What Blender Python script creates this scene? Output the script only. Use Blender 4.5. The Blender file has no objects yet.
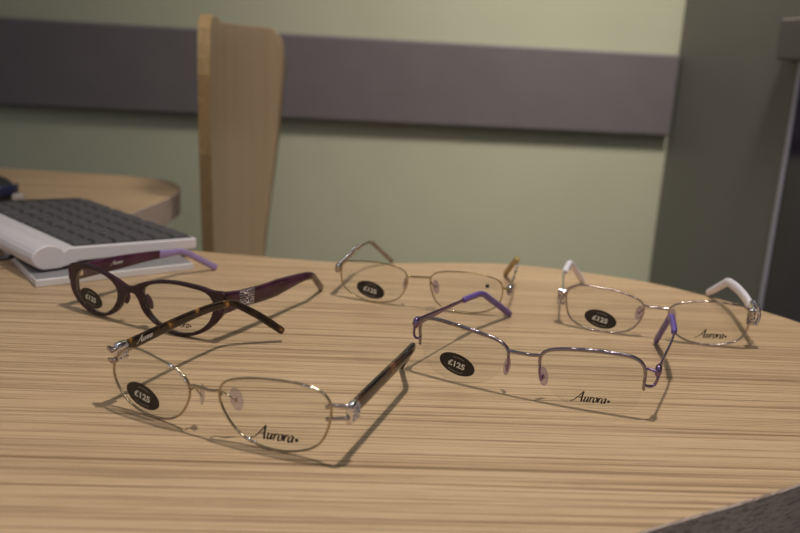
import bpy, bmesh, math, random
from math import pi, sin, cos
from mathutils import Vector, Matrix
# camera: focal length in px of an 800 px wide frame, pitch, roll, height in mm
CAM=(824.316,0.255625,0.054043,183.926)
P_LAMP,P_A,P_B,P_W=21.0,3.2,4.8,0.27
# measured outlines of the five pairs (mm, each in its own frame: x right, y back, z up)
DATA={'tort':{'pose':[-87.7533,363.3409,-0.4029,-0.0426],'lensL':[[-44.63,34.84],[-42.57,35.0],[-40.48,34.95],[-38.39,34.74],[-36.31,34.43],[-34.23,34.05],[-32.16,33.64],[-30.09,33.23],[-28.03,32.82],[-25.97,32.42],[-23.91,31.99],[-21.87,31.49],[-19.84,30.89],[-17.85,30.14],[-15.95,29.2],[-14.22,28.03],[-12.75,26.61],[-11.63,24.93],[-10.92,23.05],[-10.65,21.04],[-10.79,18.97],[-11.25,16.92],[-11.95,14.92],[-12.83,12.98],[-13.85,11.13],[-15.01,9.37],[-16.32,7.74],[-17.81,6.29],[-19.47,5.04],[-21.27,3.99],[-23.18,3.14],[-25.18,2.46],[-27.21,1.93],[-29.28,1.54],[-31.36,1.29],[-33.46,1.16],[-35.57,1.14],[-37.67,1.23],[-39.76,1.44],[-41.83,1.77],[-43.87,2.23],[-45.9,2.8],[-47.9,3.49],[-49.84,4.29],[-51.71,5.24],[-53.46,6.37],[-55.08,7.68],[-56.56,9.17],[-57.89,10.82],[-59.03,12.6],[-59.94,14.49],[-60.55,16.45],[-60.82,18.48],[-60.71,20.53],[-60.26,22.56],[-59.5,24.51],[-58.47,26.34],[-57.23,28.02],[-55.79,29.53],[-54.18,30.87],[-52.44,32.04],[-50.59,33.04],[-48.66,33.85],[-46.67,34.46]],'lensR':[[7.29,24.47],[7.88,26.59],[9.03,28.43],[10.68,29.94],[12.68,31.12],[14.9,32.02],[17.2,32.74],[19.52,33.35],[21.83,33.88],[24.14,34.35],[26.46,34.76],[28.79,35.11],[31.13,35.42],[33.48,35.67],[35.83,35.88],[38.19,36.05],[40.55,36.16],[42.9,36.23],[45.26,36.24],[47.63,36.21],[50.0,36.11],[52.39,35.91],[54.76,35.56],[57.06,34.95],[59.18,34.02],[60.99,32.7],[62.37,30.99],[63.24,28.96],[63.64,26.71],[63.64,24.35],[63.37,21.96],[62.92,19.6],[62.36,17.27],[61.67,14.99],[60.83,12.79],[59.76,10.7],[58.45,8.8],[56.85,7.13],[55.01,5.74],[52.98,4.59],[50.81,3.65],[48.56,2.87],[46.28,2.22],[43.98,1.69],[41.66,1.28],[39.32,1.0],[36.96,0.85],[34.61,0.84],[32.25,0.97],[29.91,1.25],[27.59,1.66],[25.3,2.23],[23.05,2.96],[20.89,3.88],[18.84,5.01],[16.92,6.35],[15.15,7.88],[13.52,9.58],[12.04,11.42],[10.69,13.37],[9.49,15.43],[8.46,17.6],[7.68,19.87],[7.26,22.19]],'st':[-40.72,11.05],'txt':[[24.25,5.73],[46.97,7.38],[30.67,10.48]],'tL':[[-59.4,7.35,30.39],[-59.5,19.3,30.45],[-59.94,40.41,31.06],[-60.31,64.21,31.53],[-60.21,84.74,31.13],[-59.4,103.82,29.38],[-49.36,116.75,19.55],[-38.29,129.28,7.0]],'tR':[[71.51,10.6,26.35],[68.47,45.84,26.17],[65.85,76.18,26.02],[63.4,100.91,26.13],[46.46,126.03,2.2]],'bridge':[[-10.75,23.51],[-7.15,24.18],[-2.47,24.0],[2.13,23.84],[7.09,24.93]],'padL':[[-6.95,18.09]],'padR':[[12.11,20.1]],'epR':[[63.39,20.66],[66.68,20.73],[70.82,24.43]],'epR2':[[63.32,27.12],[67.05,28.25],[71.18,30.41]],'epL':[[-60.52,23.28],[-64.94,21.01],[-66.0,25.7],[-63.29,29.69]]},'lav':{'pose':[71.5939,429.2158,-0.3891,-0.0567],'lensL':[[-62.72,32.17],[-61.46,33.62],[-59.67,34.62],[-57.5,35.22],[-55.14,35.5],[-52.73,35.58],[-50.36,35.53],[-48.03,35.41],[-45.72,35.26],[-43.42,35.08],[-41.11,34.87],[-38.8,34.64],[-36.5,34.38],[-34.19,34.09],[-31.89,33.79],[-29.59,33.48],[-27.3,33.16],[-25.01,32.84],[-22.71,32.5],[-20.4,32.11],[-18.08,31.64],[-15.78,31.0],[-13.62,30.11],[-11.74,28.9],[-10.33,27.34],[-9.51,25.45],[-9.31,23.33],[-9.64,21.09],[-10.35,18.84],[-11.3,16.65],[-12.38,14.54],[-13.58,12.54],[-14.9,10.64],[-16.38,8.88],[-18.02,7.28],[-19.83,5.87],[-21.78,4.66],[-23.84,3.63],[-25.99,2.78],[-28.19,2.06],[-30.44,1.47],[-32.7,1.03],[-34.98,0.77],[-37.28,0.68],[-39.59,0.76],[-41.9,0.97],[-44.2,1.3],[-46.49,1.73],[-48.74,2.3],[-50.95,3.03],[-53.06,3.96],[-55.04,5.11],[-56.82,6.51],[-58.37,8.16],[-59.68,10.02],[-60.74,12.06],[-61.58,14.22],[-62.2,16.44],[-62.66,18.71],[-63.0,21.03],[-63.29,23.4],[-63.53,25.79],[-63.62,28.13],[-63.41,30.3]],'lensR':[[9.33,26.08],[10.17,27.97],[11.61,29.51],[13.55,30.69],[15.78,31.56],[18.13,32.2],[20.5,32.69],[22.85,33.1],[25.19,33.44],[27.52,33.73],[29.87,33.98],[32.22,34.18],[34.58,34.36],[36.94,34.5],[39.29,34.62],[41.65,34.7],[44.01,34.74],[46.37,34.75],[48.74,34.74],[51.13,34.69],[53.54,34.55],[55.93,34.25],[58.19,33.65],[60.2,32.67],[61.82,31.24],[62.96,29.39],[63.6,27.24],[63.84,24.9],[63.82,22.49],[63.69,20.08],[63.58,17.68],[63.49,15.28],[63.36,12.89],[63.04,10.56],[62.41,8.37],[61.35,6.44],[59.85,4.84],[57.96,3.62],[55.8,2.77],[53.49,2.22],[51.12,1.88],[48.74,1.68],[46.37,1.56],[44.01,1.49],[41.65,1.46],[39.29,1.47],[36.93,1.53],[34.57,1.64],[32.21,1.8],[29.85,2.02],[27.5,2.33],[25.18,2.78],[22.94,3.42],[20.8,4.32],[18.83,5.51],[17.04,6.99],[15.47,8.72],[14.12,10.63],[12.95,12.67],[11.91,14.81],[10.96,17.03],[10.1,19.32],[9.44,21.65],[9.13,23.94]],'st':[-38.77,11.39],'txt':[[27.28,4.78],[46.57,6.53],[33.46,10.67]],'tL':[[-68.19,8.71,29.6],[-64.26,37.25,29.27],[-59.21,72.85,28.65],[-55.46,96.04,27.53],[-45.66,139.27,2.2]],'tR':[[70.1,9.54,27.34],[70.95,27.05,28.47],[72.26,67.1,31.15],[67.55,96.15,33.4],[58.13,135.3,2.2]],'bridge':[[-10.02,26.58],[-5.4,26.33],[-0.73,26.31],[4.21,26.52],[9.15,27.31]],'padL':[[-11.42,17.82]],'padR':[[12.01,19.65]],'barL':[[-63.65,32.61],[-63.06,18.92]],'barR':[[63.36,30.39],[63.53,16.52]]},'plum':{'pose':[-171.8751,511.5184,-0.4524,-0.0216],'lensL':[[-51.22,28.94],[-49.79,29.78],[-48.18,30.37],[-46.45,30.81],[-44.66,31.16],[-42.86,31.46],[-41.08,31.69],[-39.31,31.81],[-37.54,31.81],[-35.76,31.7],[-33.97,31.55],[-32.17,31.37],[-30.38,31.18],[-28.61,30.94],[-26.86,30.61],[-25.14,30.17],[-23.43,29.62],[-21.75,28.98],[-20.11,28.24],[-18.54,27.37],[-17.09,26.34],[-15.82,25.13],[-14.82,23.73],[-14.14,22.17],[-13.82,20.51],[-13.85,18.79],[-14.21,17.07],[-14.82,15.4],[-15.64,13.8],[-16.6,12.29],[-17.68,10.85],[-18.85,9.5],[-20.1,8.23],[-21.44,7.06],[-22.88,5.99],[-24.39,5.04],[-25.97,4.22],[-27.61,3.55],[-29.3,3.08],[-31.04,2.78],[-32.81,2.65],[-34.61,2.65],[-36.4,2.76],[-38.17,2.98],[-39.92,3.32],[-41.65,3.76],[-43.36,4.29],[-45.05,4.9],[-46.7,5.6],[-48.28,6.42],[-49.78,7.38],[-51.17,8.49],[-52.4,9.76],[-53.43,11.16],[-54.23,12.69],[-54.8,14.33],[-55.16,16.07],[-55.34,17.85],[-55.36,19.63],[-55.19,21.39],[-54.81,23.13],[-54.23,24.82],[-53.43,26.4],[-52.43,27.8]],'lensR':[[7.99,24.76],[8.64,26.6],[9.84,28.17],[11.49,29.43],[13.43,30.43],[15.51,31.24],[17.64,31.92],[19.77,32.5],[21.89,32.97],[24.03,33.34],[26.19,33.62],[28.37,33.83],[30.55,34.01],[32.74,34.17],[34.92,34.27],[37.1,34.28],[39.28,34.2],[41.45,34.05],[43.64,33.86],[45.82,33.68],[48.01,33.52],[50.21,33.35],[52.4,33.08],[54.56,32.61],[56.59,31.86],[58.4,30.75],[59.86,29.3],[60.88,27.54],[61.41,25.55],[61.5,23.43],[61.24,21.26],[60.71,19.11],[59.98,17.03],[59.05,15.06],[57.92,13.21],[56.6,11.5],[55.1,9.94],[53.44,8.52],[51.67,7.24],[49.8,6.1],[47.85,5.11],[45.84,4.27],[43.77,3.6],[41.65,3.08],[39.5,2.69],[37.32,2.42],[35.13,2.29],[32.97,2.33],[30.83,2.58],[28.71,3.04],[26.63,3.66],[24.56,4.39],[22.52,5.19],[20.51,6.07],[18.56,7.06],[16.7,8.19],[14.99,9.5],[13.45,11.0],[12.09,12.67],[10.9,14.49],[9.85,16.44],[8.94,18.5],[8.25,20.61],[7.88,22.73]],'st':[-39.28,11.88],'txt':[[21.43,7.07],[44.47,8.1],None],'tL':[[-60.38,8.17,25.06],[-58.59,47.05,24.48],[-57.07,76.08,23.47],[-54.9,110.49,21.09],[-47.48,141.32,2.2]],'tR':[[66.4,10.58,26.01],[66.71,31.71,24.46],[66.83,57.02,23.19],[66.19,94.56,23.09],[66.43,110.1,21.93],[54.74,142.95,2.2]],'bt':[[-17.37,30.71],[-11.16,28.41],[-5.08,26.58],[1.76,28.2],[8.84,31.71]],'bb':[[-13.37,9.43],[-8.33,17.27],[-6.27,21.64],[-0.18,23.03],[3.8,19.53],[7.52,12.08]],'corner':[[-62.37,30.83],[68.07,34.3],[68.85,20.27]],'out':[[-62.37,30.83],[-50.02,34.63],[-37.73,34.83],[-24.43,32.51],[-13.78,29.71],[-5.08,26.58],[1.76,28.2],[8.59,31.67],[21.43,35.06],[36.52,36.58],[52.5,35.64],[60.67,34.1],[68.07,34.3],[70.41,32.23],[69.97,26.32],[68.17,20.17],[64.37,15.31],[58.71,8.91],[50.12,3.53],[41.27,0.92],[32.14,0.5],[21.24,2.93],[13.79,6.68],[7.52,12.08],[3.8,19.53],[-0.2,22.69],[-6.27,21.64],[-8.33,17.27],[-13.37,9.43],[-21.04,3.73],[-30.84,0.94],[-42.84,1.19],[-52.96,5.29],[-59.95,12.28],[-62.04,20.33]]},'gold':{'pose':[14.5823,582.912,-0.2322,-0.0472],'lensL':[[-59.4,27.26],[-58.01,28.44],[-56.2,29.24],[-54.11,29.75],[-51.89,30.1],[-49.66,30.39],[-47.47,30.66],[-45.31,30.92],[-43.16,31.15],[-41.01,31.34],[-38.84,31.48],[-36.67,31.57],[-34.5,31.61],[-32.32,31.61],[-30.15,31.55],[-27.98,31.44],[-25.82,31.28],[-23.67,31.05],[-21.51,30.76],[-19.33,30.41],[-17.15,29.98],[-15.01,29.39],[-13.03,28.58],[-11.36,27.45],[-10.1,25.95],[-9.34,24.13],[-9.04,22.06],[-9.11,19.88],[-9.46,17.67],[-9.98,15.51],[-10.65,13.4],[-11.48,11.4],[-12.51,9.52],[-13.77,7.82],[-15.28,6.35],[-17.01,5.11],[-18.91,4.1],[-20.92,3.28],[-23.0,2.62],[-25.11,2.07],[-27.23,1.62],[-29.38,1.26],[-31.53,1.01],[-33.7,0.88],[-35.86,0.9],[-38.01,1.08],[-40.13,1.43],[-42.23,1.93],[-44.31,2.54],[-46.38,3.22],[-48.45,3.92],[-50.52,4.66],[-52.55,5.48],[-54.48,6.46],[-56.23,7.66],[-57.72,9.12],[-58.88,10.84],[-59.71,12.78],[-60.25,14.87],[-60.58,17.06],[-60.78,19.32],[-60.85,21.57],[-60.74,23.74],[-60.29,25.67]],'lensR':[[9.24,25.43],[10.17,27.09],[11.6,28.39],[13.44,29.33],[15.52,29.99],[17.71,30.46],[19.91,30.82],[22.08,31.11],[24.24,31.32],[26.4,31.47],[28.56,31.56],[30.73,31.61],[32.91,31.62],[35.08,31.6],[37.25,31.55],[39.42,31.44],[41.58,31.27],[43.73,31.03],[45.88,30.73],[48.03,30.38],[50.2,29.98],[52.37,29.51],[54.51,28.93],[56.5,28.15],[58.21,27.08],[59.51,25.66],[60.36,23.9],[60.81,21.86],[60.95,19.67],[60.87,17.43],[60.62,15.21],[60.15,13.08],[59.4,11.1],[58.34,9.32],[56.95,7.76],[55.28,6.46],[53.41,5.37],[51.42,4.45],[49.38,3.65],[47.3,2.96],[45.22,2.36],[43.11,1.88],[40.97,1.52],[38.82,1.3],[36.66,1.21],[34.49,1.25],[32.32,1.38],[30.16,1.59],[28.0,1.86],[25.84,2.18],[23.69,2.57],[21.58,3.08],[19.53,3.75],[17.6,4.66],[15.83,5.83],[14.28,7.26],[12.96,8.93],[11.87,10.77],[10.99,12.75],[10.26,14.81],[9.65,16.94],[9.16,19.13],[8.84,21.34],[8.83,23.48]],'st':[-36.83,10.14],'txt':[[50.15,23.22],[50.16,23.07],None],'tL':[[-64.72,8.82,23.25],[-65.34,41.05,25.32],[-65.57,63.64,26.56],[-63.28,91.66,25.14],[-51.38,121.75,2.2]],'tR':[[65.71,9.4,21.48],[65.48,30.06,22.16],[64.12,68.78,23.55],[61.55,91.45,24.59],[50.33,121.16,2.2]],'bridge':[[-9.23,24.37],[-5.28,24.4],[-0.77,24.64],[4.46,25.03],[8.91,25.39]],'padL':[[-10.66,17.22]],'padR':[[11.6,16.84]],'dot':[[50.15,23.22]]},'white':{'pose':[176.885,541.802,-0.2469,-0.0379],'lensL':[[-59.74,27.33],[-58.54,28.88],[-56.88,30.06],[-54.89,30.9],[-52.73,31.44],[-50.52,31.77],[-48.3,31.94],[-46.1,32.02],[-43.91,32.03],[-41.72,32.01],[-39.53,31.95],[-37.33,31.88],[-35.14,31.77],[-32.95,31.63],[-30.77,31.45],[-28.59,31.2],[-26.42,30.88],[-24.27,30.5],[-22.13,30.05],[-19.99,29.54],[-17.84,28.97],[-15.68,28.33],[-13.57,27.55],[-11.64,26.56],[-10.04,25.28],[-8.91,23.69],[-8.31,21.8],[-8.21,19.71],[-8.51,17.53],[-9.06,15.34],[-9.8,13.22],[-10.7,11.19],[-11.78,9.3],[-13.07,7.58],[-14.59,6.08],[-16.33,4.81],[-18.23,3.79],[-20.26,2.98],[-22.37,2.37],[-24.51,1.9],[-26.68,1.55],[-28.86,1.3],[-31.04,1.14],[-33.24,1.05],[-35.43,1.03],[-37.62,1.07],[-39.81,1.19],[-41.99,1.39],[-44.15,1.71],[-46.3,2.15],[-48.42,2.73],[-50.51,3.46],[-52.51,4.38],[-54.36,5.5],[-55.98,6.87],[-57.31,8.49],[-58.31,10.34],[-59.05,12.35],[-59.58,14.48],[-60.0,16.68],[-60.36,18.91],[-60.62,21.16],[-60.7,23.37],[-60.45,25.46]],'lensR':[[9.02,22.58],[9.75,24.24],[11.06,25.66],[12.8,26.82],[14.79,27.74],[16.88,28.46],[19.0,29.03],[21.1,29.5],[23.21,29.92],[25.32,30.29],[27.44,30.62],[29.57,30.91],[31.7,31.12],[33.84,31.25],[35.99,31.3],[38.14,31.29],[40.29,31.22],[42.43,31.11],[44.57,30.98],[46.71,30.84],[48.89,30.7],[51.09,30.52],[53.29,30.26],[55.38,29.8],[57.22,29.01],[58.68,27.82],[59.68,26.22],[60.24,24.29],[60.46,22.15],[60.44,19.94],[60.28,17.72],[59.99,15.55],[59.54,13.45],[58.87,11.44],[57.92,9.58],[56.68,7.92],[55.15,6.49],[53.4,5.31],[51.49,4.36],[49.47,3.6],[47.41,2.97],[45.32,2.45],[43.21,2.01],[41.09,1.66],[38.96,1.41],[36.82,1.25],[34.68,1.18],[32.53,1.21],[30.39,1.34],[28.26,1.56],[26.14,1.9],[24.04,2.36],[21.97,2.95],[19.95,3.7],[18.02,4.62],[16.23,5.75],[14.66,7.12],[13.33,8.71],[12.25,10.5],[11.34,12.45],[10.53,14.5],[9.79,16.6],[9.18,18.69],[8.86,20.71]],'st':[-35.91,9.5],'txt':[[27.38,6.12],[46.34,7.53],[32.96,11.89]],'tL':[[-64.17,9.19,22.85],[-66.05,39.37,23.74],[-66.72,58.83,24.25],[-64.6,96.81,24.75],[-53.35,128.91,2.2]],'tR':[[62.96,8.79,25.69],[62.56,36.04,26.44],[60.49,67.94,25.74],[57.0,97.34,23.51],[48.7,137.22,2.2]],'bridge':[[-8.93,24.0],[-4.19,23.2],[0.39,23.45],[4.38,23.18],[8.95,23.26]],'padL':[[-10.33,16.49]],'padR':[[11.71,17.3]]}}
# ---------------------------------------------------------------- helpers
C = bpy.context.scene.collection
S = 0.001                                   # everything below is in millimetres

def V(*a): return Vector(a)

class MB:
    """collects verts / faces (mm), per-face material index"""
    def __init__(self): self.v=[]; self.f=[]; self.m=[]; self.sm=[]
    def add(self, vs, fs, mi=0, smooth=True):
        o=len(self.v); self.v+= [tuple(p) for p in vs]
        for f in fs: self.f.append(tuple(i+o for i in f)); self.m.append(mi); self.sm.append(smooth)
    def build(self, name, mats, parent=None, loc=None, rotz=0):
        me=bpy.data.meshes.new(name)
        me.from_pydata([(x*S,y*S,z*S) for x,y,z in self.v],[],self.f)
        if not isinstance(mats,(list,tuple)): mats=[mats]
        for m in mats: me.materials.append(m)
        me.polygons.foreach_set('material_index',self.m)
        me.polygons.foreach_set('use_smooth',self.sm)
        me.update()
        bm=bmesh.new(); bm.from_mesh(me); bmesh.ops.recalc_face_normals(bm,faces=bm.faces); bm.to_mesh(me); bm.free()
        o=bpy.data.objects.new(name,me); C.objects.link(o)
        if parent: o.parent=parent
        if loc: o.location=[c*S for c in loc]
        o.rotation_euler.z=rotz
        return o

def thing(name,label,cat,loc=(0,0,0),rotz=0,group=None):
    o=bpy.data.objects.new(name,None); C.objects.link(o); o.empty_display_size=.02
    o.location=[c*S for c in loc]; o.rotation_euler=(0,0,rotz)
    tag(o,label,cat,group); return o
def tag(o,label,cat,group=None):
    o['label']=label; o['category']=cat
    if group: o['group']=group
def struct(o): o['kind']='structure'; return o

def section(n=10,e=2.0):
    out=[]
    for i in range(n):
        a=2*pi*i/n+pi/n; c,s=cos(a),sin(a)
        out.append((math.copysign(abs(c)**(2/e),c),math.copysign(abs(s)**(2/e),s)))
    return out

def sweep(mb,P,U,a,b,closed=False,sec=None,mi=0,smooth=True):
    """tube along P; U[i] = section axis 1 (half size a[i]); axis 2 = t x U (half size b[i])"""
    sec=sec or section(8); n=len(P); k=len(sec)
    P=[Vector(p) for p in P]; vs=[]
    for i in range(n):
        if closed: t=P[(i+1)%n]-P[i-1]
        else: t=P[min(i+1,n-1)]-P[max(i-1,0)]
        t.normalize(); u=Vector(U[i]); u=u-t*u.dot(t); u.normalize(); w=t.cross(u)
        for (c,s) in sec: vs.append(P[i]+u*(a[i]*c)+w*(b[i]*s))
    fs=[]
    for i in range(n if closed else n-1):
        j=(i+1)%n
        for q in range(k):
            r=(q+1)%k; fs.append((i*k+q,i*k+r,j*k+r,j*k+q))
    if not closed:
        fs.append(tuple(range(k))[::-1]); fs.append(tuple((n-1)*k+q for q in range(k)))
    mb.add(vs,fs,mi,smooth)

def tube(mb,P,r,closed=False,n=8,mi=0):
    P=[Vector(p) for p in P]; m=len(P); U=[]
    up=Vector((0.123,0.31,0.94))
    for i in range(m):
        t=(P[(i+1)%m]-P[i-1]) if closed else (P[min(i+1,m-1)]-P[max(i-1,0)])
        t.normalize(); u=up-t*up.dot(t)
        if u.length<1e-3: u=Vector((1,0,0))-t*t.x
        u.normalize(); U.append(u); up=u
    rr=[r]*m if not hasattr(r,'__len__') else r
    if closed: U=[Vector((0,1,0))]*m
    sweep(mb,P,U,rr,rr,closed,section(n),mi)

def ellipsoid(mb,c,rx,ry,rz,rot=None,nu=12,nv=8,mi=0,e=1.0,smooth=True):
    vs=[];fs=[]
    for j in range(1,nv):
        th=pi*j/nv
        for i in range(nu):
            ph=2*pi*i/nu
            p=Vector((rx*sin(th)*cos(ph),ry*sin(th)*sin(ph),rz*cos(th)))
            if rot: p=rot@p
            vs.append(Vector(c)+p)
    top=Vector((0,0,rz)); bot=Vector((0,0,-rz))
    if rot: top=rot@top; bot=rot@bot
    vs.append(Vector(c)+top); vs.append(Vector(c)+bot); a=len(vs)-2
    for j in range(nv-2):
        for i in range(nu):
            k=(i+1)%nu; fs.append((j*nu+i,j*nu+k,(j+1)*nu+k,(j+1)*nu+i))
    for i in range(nu):
        k=(i+1)%nu; fs.append((a,k,i)); fs.append((a+1,(nv-2)*nu+i,(nv-2)*nu+k))
    mb.add(vs,fs,mi,smooth)

def prism(mb,poly,z0,z1,mi=0,mi_side=None,bev=0,smooth_side=False):
    """polygon in x,y extruded between z0 and z1 with an optional small chamfer at the top and bottom edge"""
    n=len(poly); c=Vector((sum(p[0] for p in poly)/n,sum(p[1] for p in poly)/n))
    P=[Vector(p) for p in poly]
    ar=sum(P[i].x*P[(i+1)%n].y-P[(i+1)%n].x*P[i].y for i in range(n))
    if ar<0: P=P[::-1]
    def inset(d):
        out=[]
        for i in range(n):
            e1=(P[i]-P[i-1]).normalized(); e2=(P[(i+1)%n]-P[i]).normalized()
            n1=Vector((-e1.y,e1.x)); n2=Vector((-e2.y,e2.x)); b=(n1+n2); b=b/max(b.dot(n1),.3) if b.length>1e-6 else n1
            out.append(P[i]+b*d)
        return out
    if bev:
        I=inset(bev); rings=[(I,z0),(P,z0+bev),(P,z1-bev),(I,z1)]
    else: rings=[(P,z0),(P,z1)]
    vs=[(p.x,p.y,z) for R_,z in rings for p in R_]
    ms=mi if mi_side is None else mi_side
    m=len(rings)
    mb.add(vs,[tuple(range(n))[::-1],tuple((m-1)*n+i for i in range(n))],mi,False)
    for r in range(m-1):
        o=len(mb.v)
        mb.add([vs[r*n+i] for i in range(n)]+[vs[(r+1)*n+i] for i in range(n)],[(i,(i+1)%n,n+(i+1)%n,n+i) for i in range(n)],ms,smooth_side)

def box(mb,x0,x1,y0,y1,z0,z1,mi=0,bev=0):
    prism(mb,[(x0,y0),(x1,y0),(x1,y1),(x0,y1)],z0,z1,mi,None,bev)

def catmull(P,n=8,closed=False):
    P=[Vector(p) for p in P]; m=len(P); out=[]
    for i in range(m if closed else m-1):
        p1=P[i]; p2=P[(i+1)%m]
        p0=P[i-1] if (closed or i>0) else p1*2-p2
        p3=P[(i+2)%m] if (closed or i+2<m) else p2*2-p1
        for k in range(n):
            t=k/n
            out.append(.5*((2*p1)+(p2-p0)*t+(2*p0-5*p1+4*p2-p3)*t*t+(3*p1-p0-3*p2+p3)*t**3))
    if not closed: out.append(P[-1])
    return out

def resample(P,n):
    P=[Vector(p) for p in P]; L=[0]
    for i in range(1,len(P)): L.append(L[-1]+(P[i]-P[i-1]).length)
    out=[];j=0
    for k in range(n):
        s=L[-1]*k/(n-1)
        while j<len(P)-2 and L[j+1]<s: j+=1
        d=L[j+1]-L[j]; t=(s-L[j])/d if d>1e-9 else 0
        out.append(P[j].lerp(P[j+1],min(max(t,0),1)))
    return out,L[-1]

def interp(tab,s):
    if s<=tab[0][0]: return tab[0][1:]
    for a,b in zip(tab,tab[1:]):
        if s<=b[0]:
            t=(s-a[0])/(b[0]-a[0]); return tuple(x+(y-x)*t for x,y in zip(a[1:],b[1:]))
    return tab[-1][1:]

# ---------------------------------------------------------------- materials
def mat(name,col,rough=.5,metal=0,**kw):
    m=bpy.data.materials.new(name); m.use_nodes=True
    b=m.node_tree.nodes['Principled BSDF']
    b.inputs['Base Color'].default_value=(*col,1); b.inputs['Roughness'].default_value=rough; b.inputs['Metallic'].default_value=metal
    for k,v in kw.items(): b.inputs[k].default_value=v
    return m
def nodes(m): return m.node_tree.nodes,m.node_tree.links,m.node_tree.nodes['Principled BSDF']
def noise_mat(name,stops,scale=(1,1,1),nscale=1,detail=3,rough=.5,metal=0,rot=0,bump=0,**kw):
    m=mat(name,stops[0][1],rough,metal,**kw); N,L,b=nodes(m)
    tc=N.new('ShaderNodeTexCoord'); mp=N.new('ShaderNodeMapping'); mp.inputs['Scale'].default_value=scale; mp.inputs['Rotation'].default_value=(0,0,rot)
    nz=N.new('ShaderNodeTexNoise'); nz.inputs['Scale'].default_value=nscale; nz.inputs['Detail'].default_value=detail
    cr=N.new('ShaderNodeValToRGB'); e=cr.color_ramp.elements
    while len(e)<len(stops): e.new(.5)
    for el,(p,c) in zip(e,stops): el.position=p; el.color=(*c,1)
    L.new(tc.outputs['Object'],mp.inputs['Vector']); L.new(mp.outputs[0],nz.inputs['Vector']); L.new(nz.outputs['Fac'],cr.inputs['Fac']); L.new(cr.outputs['Color'],b.inputs['Base Color'])
    if bump:
        bp=N.new('ShaderNodeBump'); bp.inputs['Strength'].default_value=bump; bp.inputs['Distance'].default_value=.0005
        L.new(nz.outputs['Fac'],bp.inputs['Height']); L.new(bp.outputs[0],b.inputs['Normal'])
    return m

def wood(name,dark,mid,light,rot=0,rough=.42,fine=1.0,axis='x'):
    """streaky laminate: long thin grain lines along one axis, two widths of line over a slow tone drift"""
    m=mat(name,mid,rough); N,L,b=nodes(m); b.inputs['Specular IOR Level'].default_value=.35
    tc=N.new('ShaderNodeTexCoord'); mr=N.new('ShaderNodeMapping'); mr.inputs['Rotation'].default_value=(0,0,-rot); L.new(tc.outputs['Object'],mr.inputs['Vector'])
    def layer(lx,ly,detail,seed,dist=0.0):
        mp=N.new('ShaderNodeMapping')
        sc={'x':(lx,ly,ly),'z':(ly,ly,lx)}[axis]
        mp.inputs['Scale'].default_value=sc; mp.inputs['Location'].default_value=(seed,seed*1.7,seed*.3)
        L.new(mr.outputs[0],mp.inputs['Vector'])
        nz=N.new('ShaderNodeTexNoise'); nz.inputs['Scale'].default_value=1; nz.inputs['Detail'].default_value=detail; nz.inputs['Roughness'].default_value=.6; nz.inputs['Distortion'].default_value=dist
        L.new(mp.outputs[0],nz.inputs['Vector']); return nz.outputs['Fac']
    def ramp(src,stops):
        cr=N.new('ShaderNodeValToRGB'); e=cr.color_ramp.elements
        while len(e)<len(stops): e.new(.5)
        for el,(p,v) in zip(e,stops): el.position=p; el.color=(v,v,v,1)
        L.new(src,cr.inputs['Fac']); return cr.outputs['Color']
    def mix(fac,c1,c2):
        mx=N.new('ShaderNodeMix'); mx.data_type='RGBA'
        if fac is None: mx.inputs[0].default_value=.5
        else: L.new(fac,mx.inputs[0])
        for i,c in ((6,c1),(7,c2)):
            if isinstance(c,tuple): mx.inputs[i].default_value=(*c,1)
            else: L.new(c,mx.inputs[i])
        return mx.outputs[2]
    broad=ramp(layer(1.0*fine,45*fine,4,3.1),[(.3,0),(.7,1)])
    base=mix(broad,mid,light)
    l1=ramp(layer(2.6*fine,560*fine,2,7.7),[(.54,0),(.62,.65),(.70,.9)])     # dark streaks
    c1=mix(l1,base,tuple(d*.6+mm*.4 for d,mm in zip(dark,mid)))
    l2=ramp(layer(5*fine,1000*fine,3,1.3),[(.52,0),(.62,1)])               # hair lines
    half=N.new('ShaderNodeMath'); half.operation='MULTIPLY'; half.inputs[1].default_value=.72; L.new(l2,half.inputs[0])
    c2=mix(half.outputs[0],c1,dark)
    l3=ramp(layer(1.5*fine,380*fine,2,5.5),[(.61,0),(.67,1)])                 # a few strong lines
    half3=N.new('ShaderNodeMath'); half3.operation='MULTIPLY'; half3.inputs[1].default_value=.6; L.new(l3,half3.inputs[0])
    c3=mix(half3.outputs[0],c2,dark)
    l4=ramp(layer(40*fine,1100*fine,2,9.2),[(.56,0),(.70,1)])                # short flecks
    half4=N.new('ShaderNodeMath'); half4.operation='MULTIPLY'; half4.inputs[1].default_value=.35; L.new(l4,half4.inputs[0])
    c4=mix(half4.outputs[0],c3,dark)
    L.new(c4,b.inputs['Base Color'])
    bp=N.new('ShaderNodeBump'); bp.inputs['Strength'].default_value=.12; bp.inputs['Distance'].default_value=.0002; bp.invert=True
    L.new(l2,bp.inputs['Height']); L.new(bp.outputs[0],b.inputs['Normal'])
    return m

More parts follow.
